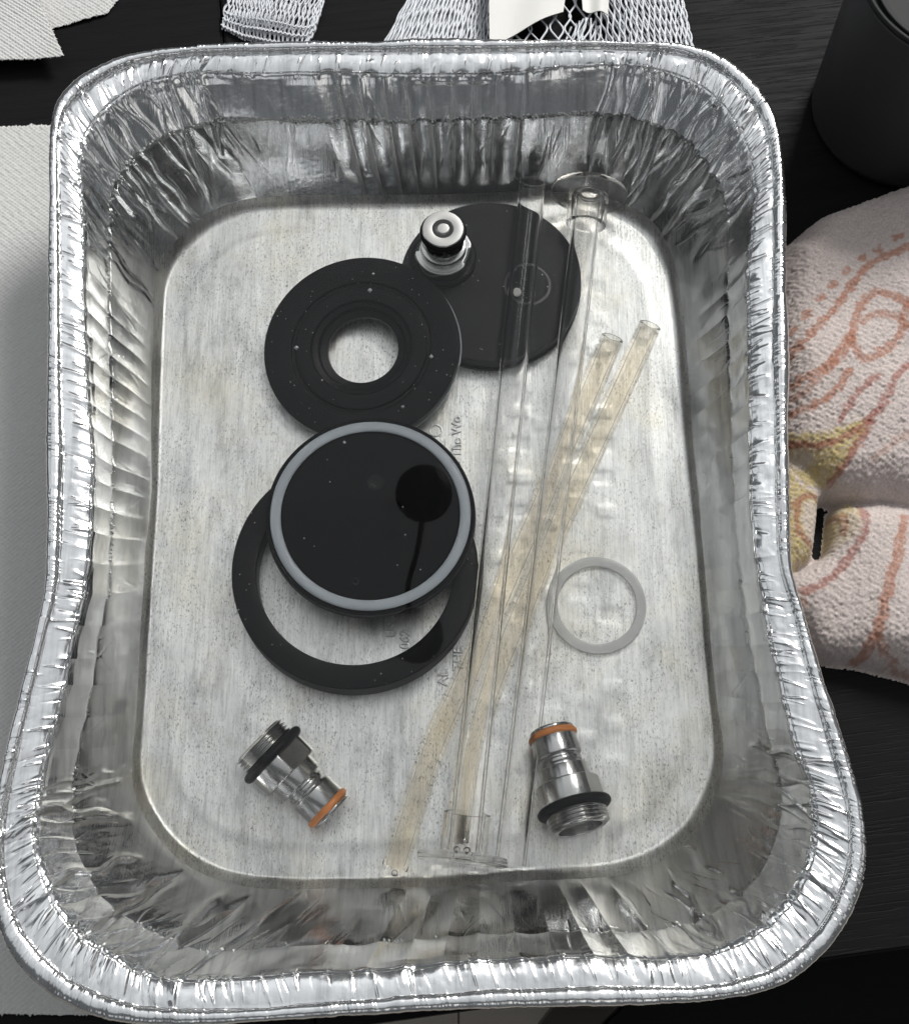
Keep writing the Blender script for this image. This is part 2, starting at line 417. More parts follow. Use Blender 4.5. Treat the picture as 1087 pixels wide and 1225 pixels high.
while u < LP:                                                           # fine wrinkles of the rolled bead, in clusters
    c = cmi(u)
    if random.random() < .42 + .3 * c:
        for _ in range(random.randint(3, 12)):
            ridge(u, random.uniform(.2, .4), random.uniform(.06, .24) * random.choice((1, -1)), s_f + random.uniform(-1.5, 1), S[-1], random.uniform(-.15, .15), .1, .8, True)
            u += random.uniform(.6, 1.6)
    else:
        ridge(u, random.uniform(.4, .9), random.uniform(.05, .16) * random.choice((1, -1)), s_f - 1, S[-1], random.uniform(-.3, .3), .2, .8, False); u += random.uniform(2, 7)
for _ in range(320):                                                    # stray creases on the walls
    u0 = random.uniform(0, LP); s0 = random.uniform(14, 44)
    ridge(u0, random.uniform(.2, .45), random.uniform(.05, .2) * random.choice((1, -1)), s0, s0 + random.uniform(5, 18), random.uniform(-.5, .5), .4, 3, True)
Dm += (noise2(U2, S2 + 90, 2.2, 3.0) * .07 + noise2(U2, S2 + 190, 4.5, 6.0) * .12) * smoothstep(S2, s_w - 4, s_w + 2)     # crumpled skin of ledge and bead
Dm += noise2(U2, S2 + 60, 5.5, 14) * .07 * smoothstep(S2, 10, 25)
# base fillet stays true
Dm *= (smoothstep(S, .5, 9) * (1 - .3 * smoothstep(S, s_w - 1, s_w + 3)))[None]
# crumpled relief in the corners
Dm += cm[:, None] * (np.abs(noise2(U2, S2, 3.1, 9)) - .6) * .10 * smoothstep(S2, 10, 28)
GD = G + NRM * (Dm / 1000)[..., None]
# horizontal wander of ledge and bead
wx = smooth_noise(NU, 70 * KU) * .00035 + smooth_noise(NU, 24 * KU) * .00015
GD[:, n_wall - 6:n_fl, :2] += (outn * wx[:, None])[:, None] * .8

pan = tag(empty('foil_pan'), 'crinkled silver aluminium foil tray with fluted walls, half filled with water', 'foil tray')
def panel(name, r0, r1, m):
    V = GD[:, r0:r1].reshape(-1, 3)
    o = mesh_obj(name, V, grid_faces(NU, r1 - r0, True, flip=FLIP), m, pan)
    return o
_f = grid_faces(NU, NV, True)[NV * 5 + n_wall + 6]
_p = G.reshape(-1, 3)[_f]; FLIP = np.cross(_p[1] - _p[0], _p[2] - _p[1])[2] < 0
panel('base_edge', 0, nf + 2, M_BASE); panel('wall', nf + 1, n_wall, M_WALL); panel('flange', n_wall - 1, n_fl, M_RIM); panel('rolled_rim', n_fl - 1, NV, M_RIM)
# the tray's bottom: rings shrinking to the middle, gently embossed
nb = 1200; edge = GD[::NU // nb, 0]; ctr = np.array([0.0, .012])
tt = np.concatenate([np.linspace(0, .985, 150)])
XY = edge[:, None, :2] * (1 - tt)[None, :, None] + ctr * tt[None, :, None]
X, Y = XY[..., 0] * 1000, XY[..., 1] * 1000
hz = noise2(X + 300, Y + 300, 22, 30) * .10 + noise2(X + 300, Y + 300, 8, 11) * .035
def brick(X, Y):                                                        # small oblong dimples pressed in rows
    h = np.zeros_like(X)
    for cx in (-62, -52, 28, 38, 48, 60, 71):
        for k, cyy in enumerate(np.arange(-92, 112, 14.2)):
            if random.random() < .22: continue
            oy = cyy + (5 if (cx // 10) % 2 else 0); ww = random.uniform(3.2, 4.6); a = random.choice((.16, .24, .1)) * random.choice((1, 1, -1)) * (1 if cx > 0 else .6)
            h += a * (1 / (1 + np.exp((np.abs(X - cx) - ww) * 2.6))) * (1 / (1 + np.exp((np.abs(Y - oy) - 2.6) * 2.6)))
    return h
hz += brick(X, Y)
dist_in = np.linalg.norm(XY - edge[:, None, :2], axis=2) * 1000
hz += .35 * np.exp(-((dist_in - 13) / 3.0) ** 2) + .25 * smoothstep(dist_in, 13, 18)   # pressed step inside the border
hz *= smoothstep(dist_in, 0, 3)
Vb = np.concatenate([XY, (edge[:, 2][:, None] + hz / 1000)[..., None]], -1)
base = mesh_obj('base', Vb.reshape(-1, 3), grid_faces(nb, len(tt), True, flip=not FLIP), M_BASE, pan)
cap_ring = Vb[:, -1]; cv = np.vstack([cap_ring, cap_ring.mean(0)])
bm_faces = [(i, (i + 1) % nb, nb) for i in range(nb)]
me = base.data
# close the small hole in the middle as part of the base mesh
import bmesh
bm = bmesh.new(); bm.from_mesh(me); bm.verts.ensure_lookup_table()
loop = [bm.verts[i * len(tt) + len(tt) - 1] for i in range(nb)]
c = bm.verts.new(cv[-1])
for i in range(nb):
    f = bm.faces.new((loop[i], loop[(i + 1) % nb], c)); f.smooth = True
bmesh.ops.recalc_face_normals(bm, faces=bm.faces)
bm.to_mesh(me); bm.free()
def floor_z(x, y):
    return BASE_Z + .0004

# embossed lettering on the base: only the fragments that show
def text_mesh(s, size, ext):
    cu = bpy.data.curves.new('t', 'FONT'); cu.body = s; cu.size = size; cu.extrude = ext; cu.bevel_depth = .00022; cu.bevel_resolution = 2; cu.resolution_u = 4
    cu.offset = -.00005
    o = bpy.data.objects.new('t', cu); col.objects.link(o)
    dg = bpy.context.evaluated_depsgraph_get(); me = bpy.data.meshes.new_from_object(o.evaluated_get(dg))
    bpy.data.objects.remove(o); return me
for s, x, y, size in (('o The Wo', .0142, .0310, .0052), ('US', -.0108, -.0390, .0050), ('062', -.0056, -.0435, .0050), ('THE', .0146, -.0520, .0050), ('AL', .0092, -.0580, .0055)):
    me = text_mesh(s, size, .0002); me.materials.clear(); me.materials.append(M_BASE)
    o = bpy.data.objects.new('embossed_lettering', me); col.objects.link(o); o.parent = pan
    o.location = (x, y, BASE_Z + .00068); o.rotation_euler = (0, 0, R(90))
lathe('embossed_ring', torus_prof(.0024, .0004, .00025, 0, 8), M_BASE, pan, 32, True, (.0041, .0469, BASE_Z + .0006))

# ------------------------------------------------------------------ water
Zc = GD[:, nf:n_wall - 6, 2]
ix = np.argmax(Zc > WATER_Z, axis=1); cc = np.arange(NU)
a_ = GD[cc, nf + ix - 1]; b_ = GD[cc, nf + ix]
t_ = np.clip((WATER_Z - a_[:, 2]) / (b_[:, 2] - a_[:, 2] + 1e-9), 0, 1)[:, None]
shore = a_ + (b_ - a_) * t_
up = np.minimum(.0011 + smooth_noise(NU, 30 * KU) * .0003, .0018)[:, None]
wallup = shore + (b_ - a_) / (np.linalg.norm(b_ - a_, axis=1)[:, None] + 1e-9) * up
# rings: meniscus climbing the wall, then flat surface
ndir = (np.array([0, .012]) - shore[:, :2]); ndir /= np.linalg.norm(ndir, axis=1)[:, None]
sm_sh = relax(shore[:, :2].copy(), 8, 120); sm_nd = np.array([0, .012]) - sm_sh; sm_nd /= np.linalg.norm(sm_nd, axis=1)[:, None]
rings = []
for d in (0, .0003, .0007, .0012, .0018, .0026, .004, .008):
    zz = WATER_Z + (wallup[:, 2] - WATER_Z) * math.exp(-d / .00075)
    xy = wallup[:, :2] * math.exp(-d / .0004) + shore[:, :2] * (1 - math.exp(-d / .0004)) + ndir * d
    q_ = min(1, d / .004); xy = xy * (1 - q_) + (sm_sh + sm_nd * d) * q_                  # even out the flutes away from the wall
    rings.append(np.column_stack([xy, zz]))
Wv = np.stack(rings, 1); nw = Wv.shape[1]
# coarse fan for the middle
step = 6
Wf = grid_faces(NU, nw, True)
mesh_v = [Wv.reshape(-1, 3)]; inner = Wv[::, -1]
base_i = NU * nw
mid = []
for k, tq in enumerate((.25, .5, .75, .97)):
    q = inner * (1 - tq) + np.array([0, .012, WATER_Z]) * tq; q[:, 2] = WATER_Z; mid.append(q)
Mv = np.stack([inner] + mid, 1)
Mv2 = Mv[:, 1:]
V = np.vstack([Wv.reshape(-1, 3), Mv2.reshape(-1, 3), [[0, .012, WATER_Z]]])
f2 = []
ii = np.arange(NU); jj = (ii + 1) % NU
f2.append(np.stack([ii * nw + nw - 1, jj * nw + nw - 1, base_i + jj * 4, base_i + ii * 4], -1))
for k in range(3): f2.append(np.stack([base_i + ii * 4 + k, base_i + jj * 4 + k, base_i + jj * 4 + k + 1, base_i + ii * 4 + k + 1], -1))
quads = np.vstack([Wf] + f2)
tri = [(int(base_i + i * 4 + 3), int(base_i + j * 4 + 3), len(V) - 1) for i, j in zip(ii, jj)]
water = mesh_obj('water', V, [tuple(map(int, q)) for q in quads] + tri, M_WATER)
bm = bmesh.new(); bm.from_mesh(water.data); bmesh.ops.recalc_face_normals(bm, faces=bm.faces)
bm.faces.ensure_lookup_table()
if sum(f.normal.z for f in list(bm.faces)[-50:]) < 0:
    for f in bm.faces: f.normal_flip()
bm.to_mesh(water.data); bm.free()
tag(water, kind='structure')

# ------------------------------------------------------------------ things lying in the water
mm = .001
def mmp(l): return [(a * mm, b * mm) for a, b in l]
def recalc(o):
    bm = bmesh.new(); bm.from_mesh(o.data); bmesh.ops.remove_doubles(bm, verts=bm.verts, dist=1e-7)
    bmesh.ops.recalc_face_normals(bm, faces=bm.faces); bm.to_mesh(o.data); bm.free(); return o
def ring_lathe(name, prof, m, parent=None, n=128, r=.4, **kw):
    """closed ring cross-section given in mm, corners rounded by r mm"""
    P = list(prof); P = [((P[0][0] + P[-1][0]) / 2, (P[0][1] + P[-1][1]) / 2)] + P + [((P[0][0] + P[-1][0]) / 2, (P[0][1] + P[-1][1]) / 2)]
    return recalc(lathe(name, mmp(bev(P, r)[:-1]), m, parent, n, True, **kw))
def solid_lathe(name, prof, m, parent=None, n=96, r=.3, **kw):
    return recalc(lathe(name, mmp(bev(prof, r)), m, parent, n, **kw))

# --- large black ring on the tray bottom
o = ring_lathe('spacer_ring', [(37.6, 0), (47, 0), (47, 13.4), (37.6, 13.4)], M_BLACK, r=.6, n=160)
o.location = (-.0262, -.0146, BASE_Z + .0003); o.data.materials.append(M_KNURL)
for p in o.data.polygons:
    c = p.center
    if math.hypot(c.x, c.y) > .0466 and abs(p.normal.z) < .5: p.material_index = 1
tag(o, 'wide flat black plastic ring lying under the glossy lid', 'ring')

# --- glossy lid with its seal
lid = tag(empty('lid', (-.0204, .0053, .0171), (R(.6), R(-.8), 0)), 'glossy black round lid resting on the large black ring', 'lid')
d = solid_lathe('disc', [(0, 0), (39.2, 0), (40, 1.2), (40, 7.6), (38.9, 7.6), (38.9, 6.9), (33.8, 6.9), (33.8, 7.4), (0, 7.4)], M_GLOSS, lid, 160, r=.35)
d.data.materials.append(M_KNURL)
for p in d.data.polygons:
    c = p.center
    if math.hypot(c.x, c.y) > .0385 and p.normal.z < .5: p.material_index = 1
solid_lathe('blind_hole', [(0, .04), (2.9, .04), (3.3, .12), (3.3, 0)], M_RUBBER, d, 40, loc=(.0019, .0134, .00738))
solid_lathe('screw_hole', [(0, .02), (.8, .02), (.9, .35), (1.4, .35), (1.6, 0)], M_RUBBER, d, 32, loc=(-.0050, -.0268, .00738))
ring_lathe('edge_burr', [(39.7, 2.6), (40.35, 2.6), (40.35, 3.3), (39.7, 3.3)], M_KNURL, lid, r=.2)
g = recalc(lathe('sealing_gasket', mmp(torus_prof(36.3, 2.05, .75, 0, 20)), M_SEAL, None, 160, True))
g.location = (-.0204, .0053, .0171 + .00785); g.rotation_euler = (R(.6), R(-.8), 0)
tag(g, 'blue-grey silicone gasket seated around the edge of the glossy lid', 'gasket')

# --- black disc with the round opening
tax = Vector((-.52, .855, 0))
hd = tag(empty('flange_disc', (-.0252, .0802, .0096)), 'matte black disc with a large round central opening', 'disc')
hd.rotation_mode = 'QUATERNION'
from mathutils import Quaternion
hd.rotation_quaternion = Quaternion(tax, R(-8.6))
recalc(lathe('plate', mmp(bev([(27, 1.9), (39.6, 1.9), (40, 2.4), (40, 7.0), (28.9, 7.0), (28.6, 5.8), (27.2, 5.8), (26.9, 7.0), (20.8, 7.0), (20.3, 5.6), (18.0, 5.2), (17.4, 3.4), (14.6, 3.0), (14.4, .0), (22, 0), (22, 1.9), (27, 1.9)], .28)[:-1]), M_BLACK, hd, 160, True))
ring_lathe('edge_highlight_ring', [(30, 0), (39.7, 0), (40.3, .5), (40.3, 1.7), (30, 1.8)], M_SEAL, hd, 160, r=.25)  # added ring; its blue-grey stands for the highlight along the disc's lower edge

# --- plain black disc behind it, with a small through hole
def plate(name, outline, holes, z0, z1, m, parent=None):
    bm = bmesh.new()
    def loop(pts, z): 
        vs = [bm.verts.new((x, y, z)) for x, y in pts]
        return vs, [bm.edges.new((vs[i], vs[(i + 1) % len(vs)])) for i in range(len(vs))]
    tops, es = [], []
    for l in [outline] + holes:
        v, e = loop(l, z1); tops.append(v); es += e
    bmesh.ops.triangle_fill(bm, use_beauty=True, edges=es)
    tf = list(bm.faces)
    ex = bmesh.ops.extrude_face_region(bm, geom=tf)
    for v in [g for g in ex['geom'] if isinstance(g, bmesh.types.BMVert)]: v.co.z = z0
    bmesh.ops.recalc_face_normals(bm, faces=bm.faces)
    sh = [e for e in bm.edges if len(e.link_faces) == 2 and e.calc_face_angle(0) > R(60)]
    bmesh.ops.bevel(bm, geom=sh, offset=.0004, segments=2, affect='EDGES')
    me = bpy.data.meshes.new(name); bm.to_mesh(me); bm.free()
    me.materials.append(m)
    ob = bpy.data.objects.new(name, me); col.objects.link(ob)
    if parent: ob.parent = parent
    return ob
circ = lambda cx, cy_, r, n: [(cx + r * math.cos(2 * math.pi * i / n), cy_ + r * math.sin(2 * math.pi * i / n)) for i in range(n)]
pd = tag(empty('base_disc', (.0266, .1115, BASE_Z + .0003)), 'plain matte black disc with a pinhole, lying below the two clear tubes', 'disc')
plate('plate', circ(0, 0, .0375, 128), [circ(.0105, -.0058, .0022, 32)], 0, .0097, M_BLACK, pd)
ring_lathe('recess_rim', [(8.6, 0), (9.7, 0), (9.7, .14), (8.6, .14)], simple('worn_black', (.012, .0125, .0135), .4), pd, 64, r=.05, loc=(.0152, -.0022, .00968))
solid_lathe('lit_hole_fill', [(0, 9.3), (1.7, 9.3), (2.1, 8.9), (2.1, 2)], simple('lit_hole_fill', (.62, .61, .58), .5), pd, 32, loc=(.0105, -.0058, 0))  # added pale filler, stands for the lit tray bottom seen through the hole
ring_lathe('lower_step', [(33, -.05), (38.1, -.05), (38.1, 2.4), (33, 2.4)], M_BLACK, pd, 128, r=.4)

# --- stainless couplings
def coupling(name, label, seal, p_lip, p_end, spin, standing=False, k=1.0):
    p_lip = Vector(p_lip); dvec = (Vector(p_end) - p_lip).normalized()
    e = empty(name, p_lip); e.rotation_mode = 'QUATERNION'
    e.rotation_quaternion = dvec.to_track_quat('Z', 'Y') @ Quaternion((0, 0, 1), spin)
    e.scale = (k, k, 1)
    tag(e, label, 'coupling', 'stainless couplings')
    prof = [(0, .25), (4.2, .25) if not standing else (3.7, .25), (4.4 if not standing else 3.9, 0), (7.2, 0), (7.5, .4), (7.5, 1.3), (6.6, 1.5), (6.6, 3.6), (7.7, 3.8), (7.75, 10.6), (7.3, 11.2), (6.5, 11.4), (6.5, 12.3), (7.2, 12.5), (7.2, 13.9), (6.5, 14.1), (6.5, 15.2), (8.3, 15.4), (8.4, 20.5), (8.4, 20.7)]
    body = solid_lathe('barrel', prof, M_STEEL, e, 96, r=.22)
    sh = solid_lathe('shoulder', [(8.3, 20.7), (10.3, 20.7), (10.7, 21.1), (10.7, 28.6), (10.2, 28.8), (9.2, 28.8)], M_STEEL, e, 96, r=.2)
    for v in sh.data.vertices:                                         # two wrench flats
        if abs(v.co.x) > .0094: v.co.x = math.copysign(.0094, v.co.x)
    recalc(lathe('shoulder_seal', mmp(torus_prof(10.5, 2.0, 1.85, 30.4, 14)), M_RUBBER, e, 72, True))
    recalc(lathe('end_seal', mmp(torus_prof(7.2, 1.2, 1.35, 2.65, 14)), seal, e, 72, True))
    if not standing:
        th = [(9.2, 28.8), (9.2, 32)]
        for i in range(4): th += [(9.1, 32.2 + i * 1.45), (10.2, 32.75 + i * 1.45), (10.2, 33.0 + i * 1.45), (9.1, 33.5 + i * 1.45)]
        th += [(9.3, 38.0), (8.4, 38.4), (7.4, 38.2), (7.4, 30), (3.5, 29.5), (0, 29.5)]
        solid_lathe('thread', th, M_STEEL, e, 96, r=.12)
    solid_lathe('valve_pin', [(0, -.35), (2.0, -.35), (2.5, .1), (2.6, .3)] if standing else [(0, .6), (2.0, .6), (2.5, .8)], M_STEELF, body, 40, r=.2)
    if standing:
        ring_lathe('face', [(3.9, -.06), (7.2, -.06), (7.2, .02), (3.9, .02)], M_STEELF, body, 96, r=.02)
        ring_lathe('pin_gap', [(2.6, .12), (3.85, .12), (3.85, .22), (2.6, .22)], M_DARKIN, body, 48, r=.02)
    return e
bz = BASE_Z + .0004
coupling('coupling', 'steel coupling with an orange seal, lying nearest the tray\'s left side', M_ORANGE, (-.0322, -.1062, bz + .0091), (-.0622, -.0785, bz + .0146), 2.1, False, 1.1)
coupling('coupling', 'steel coupling with an orange seal, lying right of the clear tubes', M_ORANGE, (.0472, -.0758, bz + .0091), (.0570, -.1138, bz + .0146), .5, False, 1.1)
coupling('coupling', 'steel coupling with a black seal, standing upright on the pinholed black disc', M_RUBBER, (.0071, .1216, .0446), (.0071, .1216, 0), .3, True, 1.12)

# --- clear tubes, each with one flanged end
def clear_tube(label, p_cap, p_free, cap_dir, r=.0056, wall=.0012, capr=.0160):
    a, b = Vector(p_cap), Vector(p_free); L = (b - a).length
    e = empty('clear_tube', a); tag(e, label, 'tube', 'clear acrylic tubes')
    e.rotation_mode = 'QUATERNION'; e.rotation_quaternion = (b - a).to_track_quat('Z', 'Y')
    t = recalc(lathe('tube', bev([(r - wall / 2, .0004), (r, .0004), (r, L), (r - wall, L), (r - wall, .0004), (r - wall / 2, .0004)], .0002)[:-1], M_ACRYL, e, 64, True))
    q = e.rotation_quaternion.inverted() @ Vector(cap_dir).to_track_quat('Z', 'Y')
    fl = recalc(lathe('end_flange', [(x * mm, y * mm) for x, y in bev([(8, -2.8), (capr / mm, -2.8), (capr / mm, -.2), (3.2, -.2), (3.2, -2.8), (8, -2.8)], .25)[:-1]], M_ACRYL2, e, 96, True))
    co = recalc(lathe('collar', [(x * mm, y * mm) for x, y in bev([(7.2, -.15), (8.3, -.15), (8.3, 14.6), (6.3, 14.6), (6.3, -.15), (7.2, -.15)], .25)[:-1]], M_ACRYL2, e, 72, True))
    for o in (fl, co): o.rotation_mode = 'QUATERNION'; o.rotation_quaternion = q
    return e
A0, A1 = (.0147, -.1216, .0197), (.0447, .1555, .0197)
dA = Vector(A1) - Vector(A0)
clear_tube('clear rigid tube whose flanged end is nearest the viewer', A0, A1, dA)
B0, B1 = (.0680, .1480, .0215), (.0315, -.1245, .0125)
clear_tube('clear rigid tube whose flanged end is at the tray\'s far side', B0, B1, (-.13, -.985, .12))

# --- two lengths of soft yellowed tubing
def catmull(pts, k=14):
    P = [np.array(p, float) for p in pts]; P = [2 * P[0] - P[1]] + P + [2 * P[-1] - P[-2]]
    out = []
    for i in range(1, len(P) - 2):
        for t in np.linspace(0, 1, k, endpoint=False):
            out.append(.5 * (2 * P[i] + (P[i + 1] - P[i - 1]) * t + (2 * P[i - 1] - 5 * P[i] + 4 * P[i + 1] - P[i + 2]) * t * t + (3 * P[i] - P[i - 1] - 3 * P[i + 1] + P[i + 2]) * t ** 3))
    out.append(P[-2]); return out
def soft_tube(label, pts):
    path = catmull([(x * mm, y * mm, .0080) for x, y in pts])
    n = 36; vo, fo_ = tube_path(path, .00465, n); vi, fi = tube_path(path, .0031, n); k = len(vo)
    j = np.arange(n); j2 = (j + 1) % n; last = k - n
    caps = np.vstack([np.stack([j, j2, j2 + k, j + k], -1), np.stack([last + j, last + j2, last + j2 + k, last + j + k], -1)])
    o = recalc(mesh_obj('soft_tube', np.vstack([vo, vi]) - np.array(path[0]), np.vstack([fo_, fi[:, ::-1] + k, caps]), M_TAN))
    o.location = path[0]; tag(o, label, 'tube', 'soft yellowed tubing'); return o
soft_tube('yellowed soft tube ending left of the near clear flange', [(76.4, 86.6), (43.3, 8.3), (17.2, -52), (3.2, -83.5), (-9.7, -125.2)])
soft_tube('yellowed soft tube reaching farthest toward the tray\'s right side', [(92.1, 92.4), (53.6, 8.3), (28.2, -52), (17.9, -83.5), (12.6, -114.5)])

# --- flat translucent gasket
o = ring_lathe('flat_gasket', [(15.0, 0), (18.9, 0), (18.9, 2.2), (15.0, 2.2)], M_RINGG, n=96, r=.5)
o.location = (.0664, -.0265, bz + .0003); o.scale = (1, 1.03, 1)
tag(o, 'translucent white silicone ring lying alone on the tray bottom', 'gasket')

# --- bubbles
m, nt, b = mat('bubble_film'); nt.nodes.remove(b)
tr = N(nt, 'ShaderNodeBsdfTransparent'); gl = N(nt, 'ShaderNodeBsdfGlossy'); gl.inputs['Roughness'].default_value = .03
fr = N(nt, 'ShaderNodeLayerWeight'); fr.inputs[0].default_value = .4
mx = N(nt, 'ShaderNodeMixShader'); nt.links.new(fr.outputs['Fresnel'], mx.inputs[0]); nt.links.new(tr.outputs[0], mx.inputs[1]); nt.links.new(gl.outputs[0], mx.inputs[2])
nt.links.new(mx.outputs[0], nt.nodes['Material Output'].inputs[0]); M_FILM = m
def dome(name, x, y, r, z=WATER_Z, h=.75):
    pr = [(r * 1.12, 0), (r * 1.02, .0001)] + [(r * math.cos(t), r * h * math.sin(t) + .0001) for t in np.linspace(.1, math.pi / 2, 10)]
    o = lathe(name, pr, M_FILM, water, 28, sharp=0); o.location = (x, y, z); return o
def shore_near(x, y, inset):
    i = np.argmin((shore[:, 0] - x) ** 2 + (shore[:, 1] - y) ** 2); return shore[i, :2] + ndir[i] * inset
for x, y, r in ((-.1170, .0665, .0026), (-.1225, .1330, .0019), (-.1205, .1370, .0016), (-.110, .149, .0015), (-.118, .048, .0014), (-.117, .060, .0010), (-.1, .162, .001), (.0, .178, .0011), (.012, .178, .0009), (.030, .178, .0012), (-.116, -.02, .001)):
    p = shore_near(x, y, r * .9); dome('bubble', p[0], p[1], r)
for x, y, r in ((-.0095, -.1275, .0012), (.0125, -.1205, .0013), (.0160, -.1208, .0014)):
    o = lathe('bubble', [(r * math.sin(t), -r * math.cos(t)) for t in np.linspace(0, math.pi, 12)], M_BUBBLE, water, 24, sharp=0)
    o.location = (x, y, .0262 if x > 0 else .0095 + .005)
for x in (.0040, .0094):                                               # on the coupling's seal at the water line
    dome('bubble', x, .1216 - .0098, .0007)
M_SPECK = simple('air_speck', (.55, .56, .57), .3)
def specks(name, spots, seg=6):
    V, F = [], []
    import itertools
    ico = [(0, 0, 1), (1, 0, 0), (0, 1, 0), (-1, 0, 0), (0, -1, 0), (0, 0, -1)]
    fc = [(0, 1, 2), (0, 2, 3), (0, 3, 4), (0, 4, 1), (5, 2, 1), (5, 3, 2), (5, 4, 3), (5, 1, 4)]
    for x, y, z, r in spots:
        k = len(V); V += [(x + a * r, y + b_ * r, z + c * r) for a, b_, c in ico]; F += [(i + k, j + k, l + k) for i, j, l in fc]
    o = mesh_obj(name, V, F, M_SPECK, water); tag(o, kind='stuff'); return o
sp = []
hq = hd.rotation_quaternion
for _ in range(55):
    a = random.uniform(0, 6.28)
    r = random.uniform(.021, .0395); p = hq @ Vector((r * math.cos(a), r * math.sin(a), .0070)) + hd.location; sp.append((*p, random.choice((.00012, .00016, .0002, .00028))))
for (x, y, r) in ((-21.6, 112, .5), (-22.8, 104.6, .8), (-57.3, 108.4, .4), (-52.4, 80.5, .75), (2.4, 74.1, .7), (-8.8, 53.1, .6), (-41.5, 65.9, .35)):
    v = Vector((x * mm, y * mm, 0)) - hd.location; s_ = (v.x * .855 + v.y * .52) * math.tan(R(8.6))
    sp.append((x * mm, y * mm, hd.location.z + .0070 + s_, r * 1.5 * mm))
for _ in range(36):
    a = random.uniform(0, 6.28); r = .037 * math.sqrt(random.random()); sp.append((.0266 + r * math.cos(a), .1115 + r * math.sin(a), .0131, random.choice((.00012, .00018, .00025))))
for _ in range(14):
    a = random.uniform(0, 6.28); r = .032 * math.sqrt(random.random()); sp.append((-.0204 + r * math.cos(a), .0053 + r * math.sin(a),   .0247, random.choice((.0002, .0003))))
sp.append((-.0312, .0352, .0247, .0007))
for _ in range(22):
    a = random.uniform(0, 6.28); r = random.uniform(.038, .0465); sp.append((-.0262 + r * math.cos(a), -.0146 + r * math.sin(a), .0168, random.choice((.00013, .0002, .0003))))
specks('air_specks', sp)
fo = []                                                                # froth clinging along the far and left water line
for _ in range(560):
    i = random.choice([j for j in (random.randrange(NU),) ])
    if stretch[i] in (0, 8, 9) or random.random() < .2:
        k = random.choice((1, 1, 2, 5, 9)) if stretch[i] == 0 else random.choice((1, 1, 2))
        for _ in range(k):
            jx = (i + random.randint(-22, 22)) % NU
            p = wallup[jx] * random.uniform(.2, 1) + shore[jx] * 0; t = random.uniform(-.4, 1.6)
            p = shore[jx] + (wallup[jx] - shore[jx]) * t + np.append(ndir[jx] * .0002, 0)
            fo.append((*p, random.uniform(.0002, .00062)))
fr_ = specks('froth', fo)
fr_.data.materials[0] = simple('froth_white', (.6, .61, .61), .15)

# ------------------------------------------------------------------ table, floor and chair below
def wood(name, base, dark, rough, spec, scale, bstr, rot=0.):
    m, nt, b = mat(name)
    v = coords(nt, (.055, 1, 1), rot=(0, 0, rot))
    g1 = noise(nt, v, scale, 5, .62, .6); g2 = noise(nt, coords(nt, (.04, 1, 1), rot=(0, 0, rot)), scale * 3.4, 3, .6)
    pores = ramp(nt, g2, [(.36, (0, 0, 0)), (.46, (1, 1, 1))])
    nt.links.new(mixc(nt, g1, base, dark), b.inputs['Base Color'])
    b.inputs['Specular IOR Level'].default_value = spec
    rr = ramp(nt, g1, [(.3, (rough * .85,) * 3), (.7, (rough * 1.2,) * 3)]); nt.links.new(rr, b.inputs['Roughness'])
    n1 = bump(nt, None, pores, bstr, .00035)
    bump(nt, b, g1, bstr * .6, .0006, n1)
    return m
M_TABLE = wood('black_stained_wood', (.007, .007, .008), (.014, .014, .015), .50, .055, 240, .35)
M_FLOOR = wood('beige_floor_boards', (.74, .67, .59), (.64, .57, .50), .5, .4, 60, .2, R(90))
def box(name, x0, x1, y0, y1, z0, z1, m, parent=None, bevel=.0008, seg=2):
    bm = bmesh.new(); bmesh.ops.create_cube(bm, size=1)
    for v in bm.verts: v.co = ((x0 + x1) / 2 + v.co.x * (x1 - x0), (y0 + y1) / 2 + v.co.y * (y1 - y0), (z0 + z1) / 2 + v.co.z * (z1 - z0))
    if bevel: bmesh.ops.bevel(bm, geom=list(bm.edges), offset=bevel, segments=seg, affect='EDGES')
    me = bpy.data.meshes.new(name); bm.to_mesh(me); bm.free(); me.materials.append(m)
    o = bpy.data.objects.new(name, me); col.objects.link(o)
    if parent: o.parent = parent
    return o
table = tag(empty('table', (.0154, -.1731, 0), (0, 0, R(7.6))), 'black stained wooden table with visible grain under everything', 'table')
# local frame: near edge along x at y = 0; the two leaves meet at a narrow seam
box('leaf', -1.0, -.0540, 0, .9, -.028, 0, M_TABLE, table); box('leaf', -.0530, .9, 0, .9, -.028, 0, M_TABLE, table)
box('apron', -.9, .8, .05, .07, -.11, -.0285, M_TABLE, table)
for x in (-.85, .75):
    for y in (.12, .82): box('leg', x - .03, x + .03, y - .03, y + .03, -.745, -.0285, M_TABLE, table, .002)
fl = box('floor', -3, 3, -3, 3, -.80, -.75, M_FLOOR, None, 0); tag(fl, kind='structure')
fb = []
for i in range(24):
    x = -1.4 + i * .118
    fb.append(box('floor_board', x, x + .1165, -1.2, .6, -.75, -.744, M_FLOOR, fl, .0006, 1))
M_CHAIR = simple('black_chair_cushion', (.004, .004, .0045), .6, spec=.2, bs=400)
M_BROWN = wood('dark_brown_wood', (.050, .036, .028), (.030, .022, .018), .45, .4, 90, .2)
ch = tag(empty('chair', (.24, -.30, -.745)), 'dark seat with a brown curved rim, seen below the table\'s near edge', 'chair')
